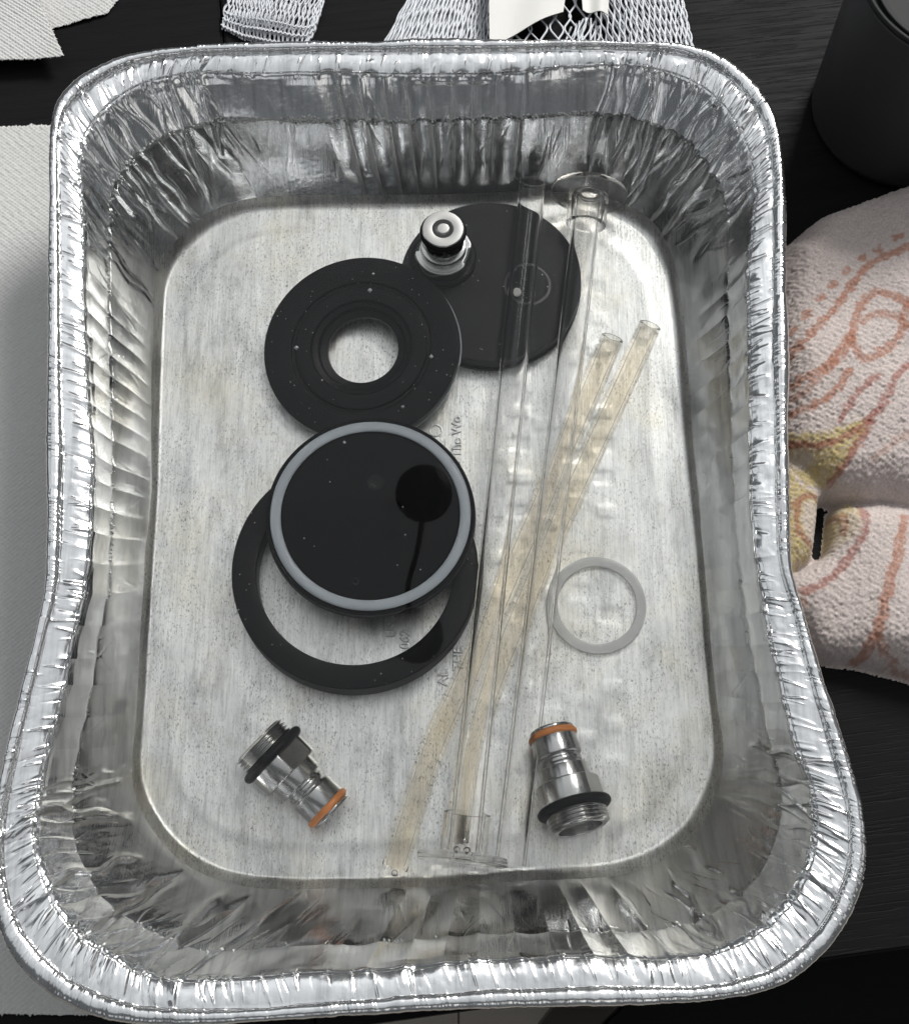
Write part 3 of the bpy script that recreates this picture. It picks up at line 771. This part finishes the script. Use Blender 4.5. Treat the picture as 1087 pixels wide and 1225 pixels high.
def disc_sector(name, cx, cy_, r0, r1, a0, a1, z0, z1, m, parent, n=48):
    V, F = [], []
    for i in range(n + 1):
        a = R(a0 + (a1 - a0) * i / n)
        for r, z in ((r0, z0), (r1, z0), (r1, z1), (r0, z1)): V.append((cx + r * math.cos(a), cy_ + r * math.sin(a), z))
    for i in range(n):
        for k in range(4): F.append((i * 4 + k, (i + 1) * 4 + k, (i + 1) * 4 + (k + 1) % 4, i * 4 + (k + 1) % 4))
    F += [(0, 1, 2, 3), tuple(n * 4 + k for k in (3, 2, 1, 0))]
    return recalc(mesh_obj(name, V, F, m, parent, False))
disc_sector('seat', .0, -.02, .0, .205, 0, 360, .41, .46, M_CHAIR, ch)
disc_sector('rail', .0, -.02, .208, .232, 60, 215, .425, .465, M_BROWN, ch)
for x, y in ((-.13, -.13), (.13, -.13), (-.13, .1), (.13, .1)): box('leg', x - .016, x + .016, y - .016, y + .016, 0, .409, M_BROWN, ch, .002)

# ------------------------------------------------------------------ paper towels
m, nt, b = mat('paper_towel')
b.inputs['Base Color'].default_value = (.74, .73, .71, 1); b.inputs['Roughness'].default_value = .95; b.inputs['Specular IOR Level'].default_value = .15
f1 = noise(nt, coords(nt), 2600, 3, .7); bump(nt, b, f1, .5, .0002)
nt.links.new(mixc(nt, noise(nt, coords(nt), 900, 3, .6), (.56, .555, .545), (.68, .675, .665)), b.inputs['Base Color']); M_PAPER = m
def weave(X, Y, p):                                                    # embossed basket of small pillows
    a = np.sin(2 * np.pi * (X + Y * .15) / p); c = np.sin(2 * np.pi * Y / (p * .8)) 
    return a * c + .5 * np.sin(2 * np.pi * (X + Y) / (p * 1.9)) * .4
def sheet(name, label, group, corners, nx, ny, zfun, p, fray=.0004, parent=None, thick=.0003):
    c = np.array(corners, float)                                       # far-left, far-right, near-right, near-left (m)
    s, t = np.meshgrid(np.linspace(0, 1, nx), np.linspace(0, 1, ny), indexing='ij')
    P = ((1 - s) * (1 - t))[..., None] * c[0] + (s * (1 - t))[..., None] * c[1] + (s * t)[..., None] * c[2] + ((1 - s) * t)[..., None] * c[3]
    ed = RNG.normal(size=nx) * fray + smooth_noise(nx, 9) * fray * 1.2
    P[:, 0, 1] += np.abs(ed); P[:, -1, 1] -= np.abs(RNG.normal(size=nx)) * fray
    P[0, :, 0] -= np.abs(RNG.normal(size=ny)) * fray; P[-1, :, 0] += np.abs(RNG.normal(size=ny)) * fray
    X, Y = P[..., 0] * 1000, P[..., 1] * 1000
    h = weave(X, Y, p) * .38 + noise2(X + 900, Y + 900, 1.3, 1.1) * .07 + noise2(X + 900, Y + 900, 25, 30) * .25
    Z = zfun(P[..., 0], P[..., 1], s, t) + (h + .55) / 1000
    V = np.concatenate([P, Z[..., None]], -1).reshape(-1, 3); V2 = V.copy(); V2[:, 2] -= thick
    f = grid_faces(nx, ny, flip=True); k = len(V)
    F = np.vstack([f, f[:, ::-1] + k])
    rim = np.concatenate([np.arange(nx) * ny, (nx - 1) * ny + np.arange(1, ny), (np.arange(nx - 2, -1, -1)) * ny + ny - 1, np.arange(ny - 2, 0, -1)])
    r2 = np.roll(rim, -1); F = np.vstack([F, np.stack([rim, r2, r2 + k, rim + k], -1)])
    o = mesh_obj(name, np.vstack([V, V2]), F, M_PAPER, parent)
    tag(o, label, 'paper towel', group); return o
sheet('paper_towel', 'large white embossed paper towel spread left of the tray, partly beneath it', 'paper towels', [(-.262, .2005), (-.118, .2015), (-.112, -.1745), (-.258, -.173)], 330, 840, lambda x, y, s, t: .0012 + .0004 * np.sin(y * 40), 2.3)
crease = lambda x, y, s, t: .0035 + .004 * np.abs(np.sin(s * 5 + t * 2)) * (.3 + t * 0) + .004 * s
sheet('paper_towel_scrap', 'crumpled white paper scrap at the table\'s far left corner, pointed end nearest the tray', 'paper scraps', [(-.25, .30), (-.183, .272), (-.1655, .2345), (-.25, .2300)], 200, 160, crease, 2.6)
sheet('paper_towel_scrap', 'flat white paper scrap lying behind the pointed scrap', 'paper scraps', [(-.235, .33), (-.125, .31), (-.150, .2645), (-.225, .238)], 220, 170, lambda x, y, s, t: .0006 + .0006 * np.sin(s * 9) ** 2, 2.6)

# ------------------------------------------------------------------ netting
M_NET = simple('white_net_plastic', (.68, .70, .74), .4, spec=.5)
def netting(name, parent, left, right, y0, y1, n, pitch, hfun, rad=.00047, jig=.0, seed=1, zig=.5):
    """diamond netting between two side lines x = left(y), right(y)"""
    rnd = np.random.default_rng(seed); VV, FF, k = [], [], 0
    m_ = int((y1 - y0) / (pitch / 10)); ys = np.linspace(y0, y1, m_); half = pitch / 2
    for i in range(n):
        ph = 0 if i % 2 == 0 else 1
        tri = np.abs(((ys / half + ph) % 2) - 1)                       # 0..1 zigzag
        tri = np.clip((tri - .5) * 1.35, -.5, .5)
        s = (i + .5 + tri * (zig * 2)) / n + rnd.normal() * jig / n + smooth_noise(m_, 40) * jig / n
        s = np.clip(s, 0, 1)
        x = left(ys) * (1 - s) + right(ys) * s
        z = hfun(s, ys) + (.0003 if i % 2 else 0) + rad
        v, f = tube_path(np.stack([x, ys, z], -1), rad * rnd.uniform(.8, 1.2), 5)
        VV.append(v); FF.append(f + k); k += len(v)
    o = mesh_obj(name, np.vstack(VV), np.vstack(FF), M_NET, parent); return o
nb1 = tag(empty('net_bag', (0, .26, 0)), 'folded white netting bag lying behind the middle of the tray', 'net bag', 'white produce netting')
off = Vector((0, -.26, 0))
L1 = lambda y: -.027 + (y - .232) * .42; R1 = lambda y: .0235 + (y - .232) * .12
for q, (hh, sd) in enumerate(((.009, 3), (.0065, 4), (.0015, 5))):
    o = netting('net_layer', nb1, lambda y, q=q: L1(y) + .0004 * q, R1, .222, .345, 44 - q, .0150 - .0006 * q, lambda s, y, hh=hh: .0006 + hh * np.sin(np.pi * np.clip(s, .02, .98)) ** .6, jig=.18, seed=sd); o.location = off; tag(o, kind='stuff')
nb2 = tag(empty('net_bag', (.08, .26, 0)), 'white netting bag holding a pale paper tag, behind the tray\'s right half', 'net bag', 'white produce netting')
off2 = Vector((-.08, -.26, 0))
L2 = lambda y: .0262 + (y - .232) * .02; R2 = lambda y: .1225 - (y - .235) * .12
mid2 = lambda y: .080 + (y - .235) * -.15
for q, (hh, sd) in enumerate(((.010, 6), (.006, 7))):
    o = netting('net_layer', nb2, mid2, R2, .222, .345, 33 - q, .0125, lambda s, y, hh=hh: .0006 + hh * np.sin(np.pi * np.clip(s, .02, .98)) ** .6, jig=.15, seed=sd); o.location = off2; tag(o, kind='stuff')
o = netting('net_layer', nb2, L2, mid2, .222, .345, 13, .0165, lambda s, y: .004 + .007 * np.sin(np.pi * np.clip(s, .05, .95)), jig=.12, seed=9, rad=.00045); o.location = off2; tag(o, kind='stuff')
o = netting('net_layer', nb2, L2, lambda y: .0330 + (y - .232) * .05, .222, .345, 9, .012, lambda s, y: .003 + .006 * np.sin(np.pi * np.clip(s, .05, .95)), jig=.2, seed=10); o.location = off2; tag(o, kind='stuff')
o = netting('net_layer', nb2, lambda y: .058 + (y - .232) * .35, lambda y: .075 + (y - .232) * .2, .222, .253, 12, .016, lambda s, y: .004 + .007 * np.sin(np.pi * np.clip(s, .05, .95)), jig=.3, seed=12); o.location = off2; tag(o, kind='stuff')
M_TAG = simple('pale_paper_tag', (.78, .77, .74), .8, bs=300, bstr=.3)
def tagsheet(corners, parent, off):
    c = np.array(corners); nx, ny = 30, 24
    s, t = np.meshgrid(np.linspace(0, 1, nx), np.linspace(0, 1, ny), indexing='ij')
    P = ((1 - s) * (1 - t))[..., None] * c[0] + (s * (1 - t))[..., None] * c[1] + (s * t)[..., None] * c[2] + ((1 - s) * t)[..., None] * c[3]
    P[..., 2] += .0012 * np.sin(s * 7 + t * 3) + .0006 * np.sin(t * 11)
    V = P.reshape(-1, 3); V2 = V - np.array([0, 0, .0004]); f = grid_faces(nx, ny, flip=True)
    o = mesh_obj('paper_tag', np.vstack([V, V2]), np.vstack([f, f[:, ::-1] + len(V)]), M_TAG, parent); o.location = off
tagsheet([(.027, .345, .016), (.075, .345, .017), (.0610, .2540, .0160), (.0275, .2360, .0145)], nb2, off2)
tagsheet([(.0660, .345, .0155), (.0830, .345, .0155), (.0815, .2535, .0145), (.0700, .2555, .0145)], nb2, off2)
# rounded end of a third piece of netting
nb3 = tag(empty('net_bag', (-.07, .26, 0)), 'small gathered end of white netting near the table seam', 'net bag', 'white produce netting')
VV, FF, k = [], [], 0
rnd = np.random.default_rng(5)
def endcurve(s):                                                       # outline of the tip, s 0..1 from left to right
    return np.interp(s, [0, .25, .5, .75, .86, .95, 1], [-.0965, -.086, -.076, -.064, -.0585, -.0545, -.053]), np.interp(s, [0, .25, .5, .75, .86, .95, 1], [.2560, .2495, .2465, .2445, .2450, .2490, .2560])
for layer in range(2):
    for i in range(46):
        s = (i + rnd.uniform(.2, .8)) / 46; ex, ey = endcurve(s)
        ey += layer * .0018 + rnd.normal() * .0003
        tx, ty = -.060 + (s - .5) * .050, .330
        t = np.linspace(0, 1, 60); x = ex + (tx - ex) * t; y = ey + (ty - ey) * t
        x = x + .0009 * np.sin(t * 38 + (i % 2) * np.pi + rnd.normal() * .2) * np.minimum(1, t * 20)
        z = .0010 + (.007 - layer * .004) * np.sin(np.pi * min(max(s, .08), .92)) * np.minimum(1, t * 9) + .0003 * (i % 2)
        v, f = tube_path(np.stack([x, y, z], -1), .00040, 5); VV.append(v); FF.append(f + k); k += len(v)
    for j in range(3):                                                 # cross threads following the hem
        ss = np.linspace(.0, 1, 120); ex, ey = endcurve(ss); z = .0012 + (.007 - layer * .004) * np.sin(np.pi * np.clip(ss, .08, .92)) * min(1, .25 + j * .3)
        ex = ex + (-.060 + (ss - .5) * .05 - ex) * (.02 + .06 * j); ey = ey + (.33 - ey) * (.012 + .045 * j) + .0006 * np.sin(ss * 150)
        v, f = tube_path(np.stack([ex, ey, z + .0004], -1), .00042, 5); VV.append(v); FF.append(f + k); k += len(v)
o = mesh_obj('net_layer', np.vstack(VV), np.vstack(FF), M_NET, nb3); o.location = (.07, -.26, 0); tag(o, kind='stuff')

# ------------------------------------------------------------------ dark tumbler
M_MUG = simple('matte_charcoal', (.040, .040, .042), .6, spec=.3, bs=1200, bd=.00006, bstr=.3)
M_MUGRIM = clear('clear_tumbler_lid', 1.47, (.9, .9, .9))
mug = tag(empty('tumbler', (.2130, .2085, 0)), 'matte charcoal tumbler standing behind the patterned cloth', 'tumbler')
solid_lathe('cup', [(0, .4), (34, .4), (39.5, 1.6), (41, 5), (42.5, 86), (42.3, 88.5), (41.2, 88.5), (40.6, 86), (39.4, 30), (0, 28)], M_MUG, mug, 128, r=1.2)
M_LIDG = simple('smoky_lid', (.02, .021, .022), .6, spec=.2)
mlid = solid_lathe('lid', [(0, 83.5), (30, 83.5), (36, 84.5), (39, 87.8), (40.2, 90.6), (41.6, 90.8), (42.1, 89.2), (41.3, 88.7), (38, 86.5)], M_LIDG, mug, 128, r=.8)
ring_lathe('lid_lip', [(34.2, 85.0), (36.0, 85.2), (36.0, 87.2), (34.2, 87.2)], M_LIDG, mlid, 128, r=.6)

# ------------------------------------------------------------------ terry cloth
OUT_U = [(145,123),(155,137),(167,148),(178,153),(193,159),(206,164),(260,181),(288,88),(264,-16),(190,13),(175,16),(161,19),(150,29),(139,44)]
OUT_L = [(139,66),(159,46),(164,29),(160,15),(156,-1),(146,-10),(138,-14)]
OUT_F = [(138,-18),(143,-12),(157,-3),(162,15),(175,18),(190,18),(268,8),(256,-68),(183,-52),(168,-48),(151,-45),(144,-33),(138,-26)]
x_ = np.arange(134, 262, .45); y_ = np.arange(-72, 184, .45); CX, CY = np.meshgrid(x_, y_, indexing='ij')
def seg_dist(X, Y, a, b):
    ax, ay = a; bx, by = b; dx, dy = bx - ax, by - ay; L = dx * dx + dy * dy + 1e-9
    t = np.clip(((X - ax) * dx + (Y - ay) * dy) / L, 0, 1); return np.hypot(X - ax - t * dx, Y - ay - t * dy)
def smooth_poly(poly, k=8):
    P = np.array(poly, float); n = len(P); out = []
    for i in range(n):
        p0, p1, p2, p3 = P[i - 1], P[i], P[(i + 1) % n], P[(i + 2) % n]
        for t in np.linspace(0, 1, k, endpoint=False): out.append(.5 * (2 * p1 + (p2 - p0) * t + (2 * p0 - 5 * p1 + 4 * p2 - p3) * t * t + (3 * p1 - p0 - 3 * p2 + p3) * t ** 3))
    return out
def inside_dist(poly):
    P = smooth_poly(poly, 4); ins = np.zeros(CX.shape, bool); d = np.full(CX.shape, 1e9)
    for i in range(len(P)):
        a, b = P[i], P[(i + 1) % len(P)]
        d = np.minimum(d, seg_dist(CX, CY, a, b))
        c = ((a[1] > CY) != (b[1] > CY)) & (CX < (b[0] - a[0]) * (CY - a[1]) / (b[1] - a[1] + 1e-12) + a[0]); ins ^= c
    return np.where(ins, d, -d)
dU, dL, dF = inside_dist(OUT_U), inside_dist(OUT_L), inside_dist(OUT_F)
dome_h = lambda d, H, r: H * np.sqrt(np.clip(1 - (1 - np.clip(d / r, 0, 1)) ** 2, 0, 1))
und = noise2(CX + 100, CY + 300, 26, 30)
fold = 2.4 * np.sin((CX * .75 - CY * .66) / 9.0 + 1.2 * np.sin(CY / 24)) * smoothstep(dU, 3, 18)
hU = dome_h(dU, 24, 17) + fold * .55 + und * 1.6 * smoothstep(dU, 2, 14) + .10 * np.clip(dU, 0, 60)
hL = dome_h(dL, 14, 9) + und * .8 * (dL > 2)
hF = dome_h(dF, 17, 13) + (1.6 * np.sin((CX * .9 + CY * .5) / 10.5) + und * 1.2) * smoothstep(dF, 2, 12) + .06 * np.clip(dF, 0, 40)
H3 = np.stack([np.where(dU > 0, hU, -2), np.where(dL > 0, hL, -2), np.where(dF > 0, hF, -2)]); who = H3.argmax(0); HH = H3.max(0)
slit = np.exp(-(seg_dist(CX, CY, (159, 17), (155.5, -3)) / 1.5) ** 2); HH = np.where(HH > 0, np.maximum(HH - 14 * slit, .5), HH)
HH = np.maximum(HH, 0)
for _ in range(5):                                                     # soften the hem
    for ax in (0, 1): HH = HH * .5 + (np.roll(HH, 1, ax) + np.roll(HH, -1, ax)) * .25
slit = np.exp(-(seg_dist(CX, CY, (159.5, 17), (156, -2)) / 2.0) ** 2); HH = np.maximum(HH - 13 * slit, np.minimum(HH, .3))
mask = (HH > .15) & (slit < .62)
# terry loops
rowdir = CX * .55 + CY * .83 + 1.5 * und; coldir = CX * .83 - CY * .55 + 1.2 * noise2(CX + 50, CY + 700, 18, 18)
loops = np.abs(np.sin(np.pi * rowdir / 1.9 + .8 * noise2(CX, CY + 300, 2.2, 2.2))) * (.55 + .45 * np.sin(2 * np.pi * coldir / 1.5 + 1.2 * noise2(CX, CY + 300, 2.0, 2.0)))
rough_ = noise2(CX + 20, CY + 300, 1.15, 1.15) * .30 + loops * .75 + noise2(CX + 20, CY + 310, .6, .6) * .12
gx, gy = np.gradient(HH, .45); nn = np.stack([-gx, -gy, np.ones_like(gx)], -1); nn /= np.linalg.norm(nn, axis=-1)[..., None]
P = np.stack([CX, CY, np.maximum(HH, .2)], -1) + nn * (rough_ * .6 * np.clip(nn[..., 2] * 1.6, .15, 1))[..., None]
P += np.stack([RNG.normal(size=CX.shape), RNG.normal(size=CX.shape), 0 * CX], -1) * .07
idx = -np.ones(CX.shape, int); 
mk = mask.copy()
idx[mk] = np.arange(mk.sum())
q = np.stack([idx[:-1, :-1], idx[1:, :-1], idx[1:, 1:], idx[:-1, 1:]], -1).reshape(-1, 4); q = q[(q >= 0).all(1)]
M, nt, b = mat('terry_cotton')
at = N(nt, 'ShaderNodeAttribute', attribute_name='print')
b.inputs['Roughness'].default_value = .95; b.inputs['Specular IOR Level'].default_value = .1; b.inputs['Sheen Weight'].default_value = .25; b.inputs['Sheen Roughness'].default_value = .5
var = ramp(nt, noise(nt, coords(nt), 1100, 3, .7), [(.3, (.72, .72, .72)), (.65, (1, 1, 1))])
nt.links.new(mixc(nt, 1, at.outputs['Color'], var, 'MULTIPLY'), b.inputs['Base Color'])
bump(nt, b, noise(nt, coords(nt), 3500, 3, .7), .6, .0003)
cloth = mesh_obj('terry_cloth', P[mk] / 1000, q, M)
tag(cloth, 'rumpled off-white terry cloth with orange and yellow print beside the tray', 'cloth')
ground = np.array([.65, .565, .535]); rust = np.array([.44, .19, .115]); brown = np.array([.36, .13, .10]); yel = np.array([.58, .46, .20])
C = np.tile(ground, CX.shape + (1,)) * (1 + .03 * noise2(CX, CY + 300, 3, 3))[..., None]
motl = noise2(CX + 7, CY + 307, .9, .9)
wob = noise2(CX + 33, CY + 333, 1.6, 1.6) * .45
def stroke(pts, width, c, sel, a=.85):
    P_ = catmull([(x, y, 0) for x, y in pts], 6); d = np.full(CX.shape, 1e9)
    for i in range(len(P_) - 1): d = np.minimum(d, seg_dist(CX, CY, P_[i][:2], P_[i + 1][:2]))
    f = (1 - smoothstep(d + wob * 1.3, width * .4, width * .4 + 1.2)) * a * sel * np.clip(.95 + .3 * motl, .35, 1)
    C[:] = C * (1 - f[..., None]) + c * f[..., None]
def patch(poly, c, sel, a=.9):
    f = smoothstep(inside_dist(poly) + wob * 1.6, -1.2, 1.6) * a * sel * np.clip(.92 + .3 * motl, .4, 1); C[:] = C * (1 - f[..., None]) + c * f[..., None]
isU, isL, isF = (who == 0), (who == 1), (who == 2); nF = ~isF
patch([(141,41),(161,43),(175,46),(166,30),(159,22),(151,24),(144,31)], yel, nF)
patch([(139,34),(148,25),(157,17),(155,-1),(143,-12),(135,-11)], yel, isL)
patch([(150,16),(157,14),(156,2),(150,0),(148,8)], ground, isL, .8); patch([(142,36),(152,36),(154,32),(147,29)], ground, nF, .7)
patch([(160,18),(170,18),(170,4),(161,-4),(156,-6)], yel, isF, .8); patch([(155,-2),(161,0),(167,12),(171,5),(163,-10),(152,-16)], ground, isF, .6)
for x, y in [(149,88),(155,94),(161,101),(167,107),(173,113),(180,119),(187,123),(195,129),(204,133)]: stroke([(x - .9, y - .5), (x + .9, y + .5)], 2.2, rust, nF, .75)
stroke([(145,74),(159,88),(168,98),(176,109),(184,117),(199,123),(225,130)], 3.0, rust, nF, .8)
stroke([(140,60),(150,64),(161,69),(170,79),(173,88),(177,97),(184,102),(192,98),(204,91)], 3.2, rust, nF, .75)
stroke([(142,56),(152,60),(163,72),(171,84)], 2.0, rust, nF, .6); stroke([(171,80),(175,72),(183,75),(190,82),(195,94),(205,99)], 3.0, rust, nF, .7)
stroke([(176,88),(182,92),(190,90),(197,82)], 2.4, rust, nF, .6); stroke([(142,50),(156,54),(164,60),(169,67)], 2.6, rust, nF, .8)
stroke([(164,47),(172,58),(181,65)], 1.8, brown, nF, .7); stroke([(141,40),(157,37),(170,42),(177,49)], 1.9, brown, nF, .8)
stroke([(161,24),(170,36),(181,53),(185,60),(193,69),(215,80)], 2.2, brown, nF, .75); stroke([(156,18),(149,18),(146,10),(147,3),(151,-1)], 1.8, brown, isL, .7)
stroke([(176,30),(186,38),(195,40)], 1.6, rust, nF, .35)
stroke([(139,-21),(151,-20),(161,-12),(168,-3),(172,5),(172,14)], 2.4, brown, isF, .7); stroke([(187,8),(183,-5),(177,-21),(171,-39),(164,-50)], 3.6, rust, isF, .75)
stroke([(172,-40),(179,-49),(186,-53)], 2.0, rust, isF, .6); stroke([(162,11),(165,9),(164,3)], 2.2, rust, isF, .6); stroke([(143,-24),(147,-26)], 1.6, rust, isF, .6)
ca = cloth.data.color_attributes.new('print', 'FLOAT_COLOR', 'POINT')
ca.data.foreach_set('color', np.concatenate([C[mk], np.ones((mk.sum(), 1))], 1).astype(np.float32).ravel())

# ------------------------------------------------------------------ pendant lamp (switched off), hanging over the table: it shows in the wet black lid
M_SHADE = simple('black_enamel', (.008, .008, .009), .5, spec=.2)
pl = tag(empty('pendant_lamp', (-.027, .459, 1.17)), 'dark round pendant lamp on a cord, mirrored in the wet black lid', 'lamp')
solid_lathe('shade', [(0, -6), (9, -6), (22, -3), (33, 8), (36, 24), (35.4, 36), (29, 52), (18, 62), (7, 66), (7, 76), (0, 76)], M_SHADE, pl, 64, r=4)
v, f = tube_path(catmull([(0, 0, .074), (-.014, 0, .25), (-.032, .002, .42), (-.034, .004, .56), (-.028, .004, .70)], 12), .0040, 10)
mesh_obj('cord', v, f, M_SHADE, pl)
solid_lathe('ceiling_rose', [(0, 0), (40, 0), (48, 6), (48, 22), (0, 22)], M_SHADE, pl, 48, r=3, loc=(-.028, .004, .695))
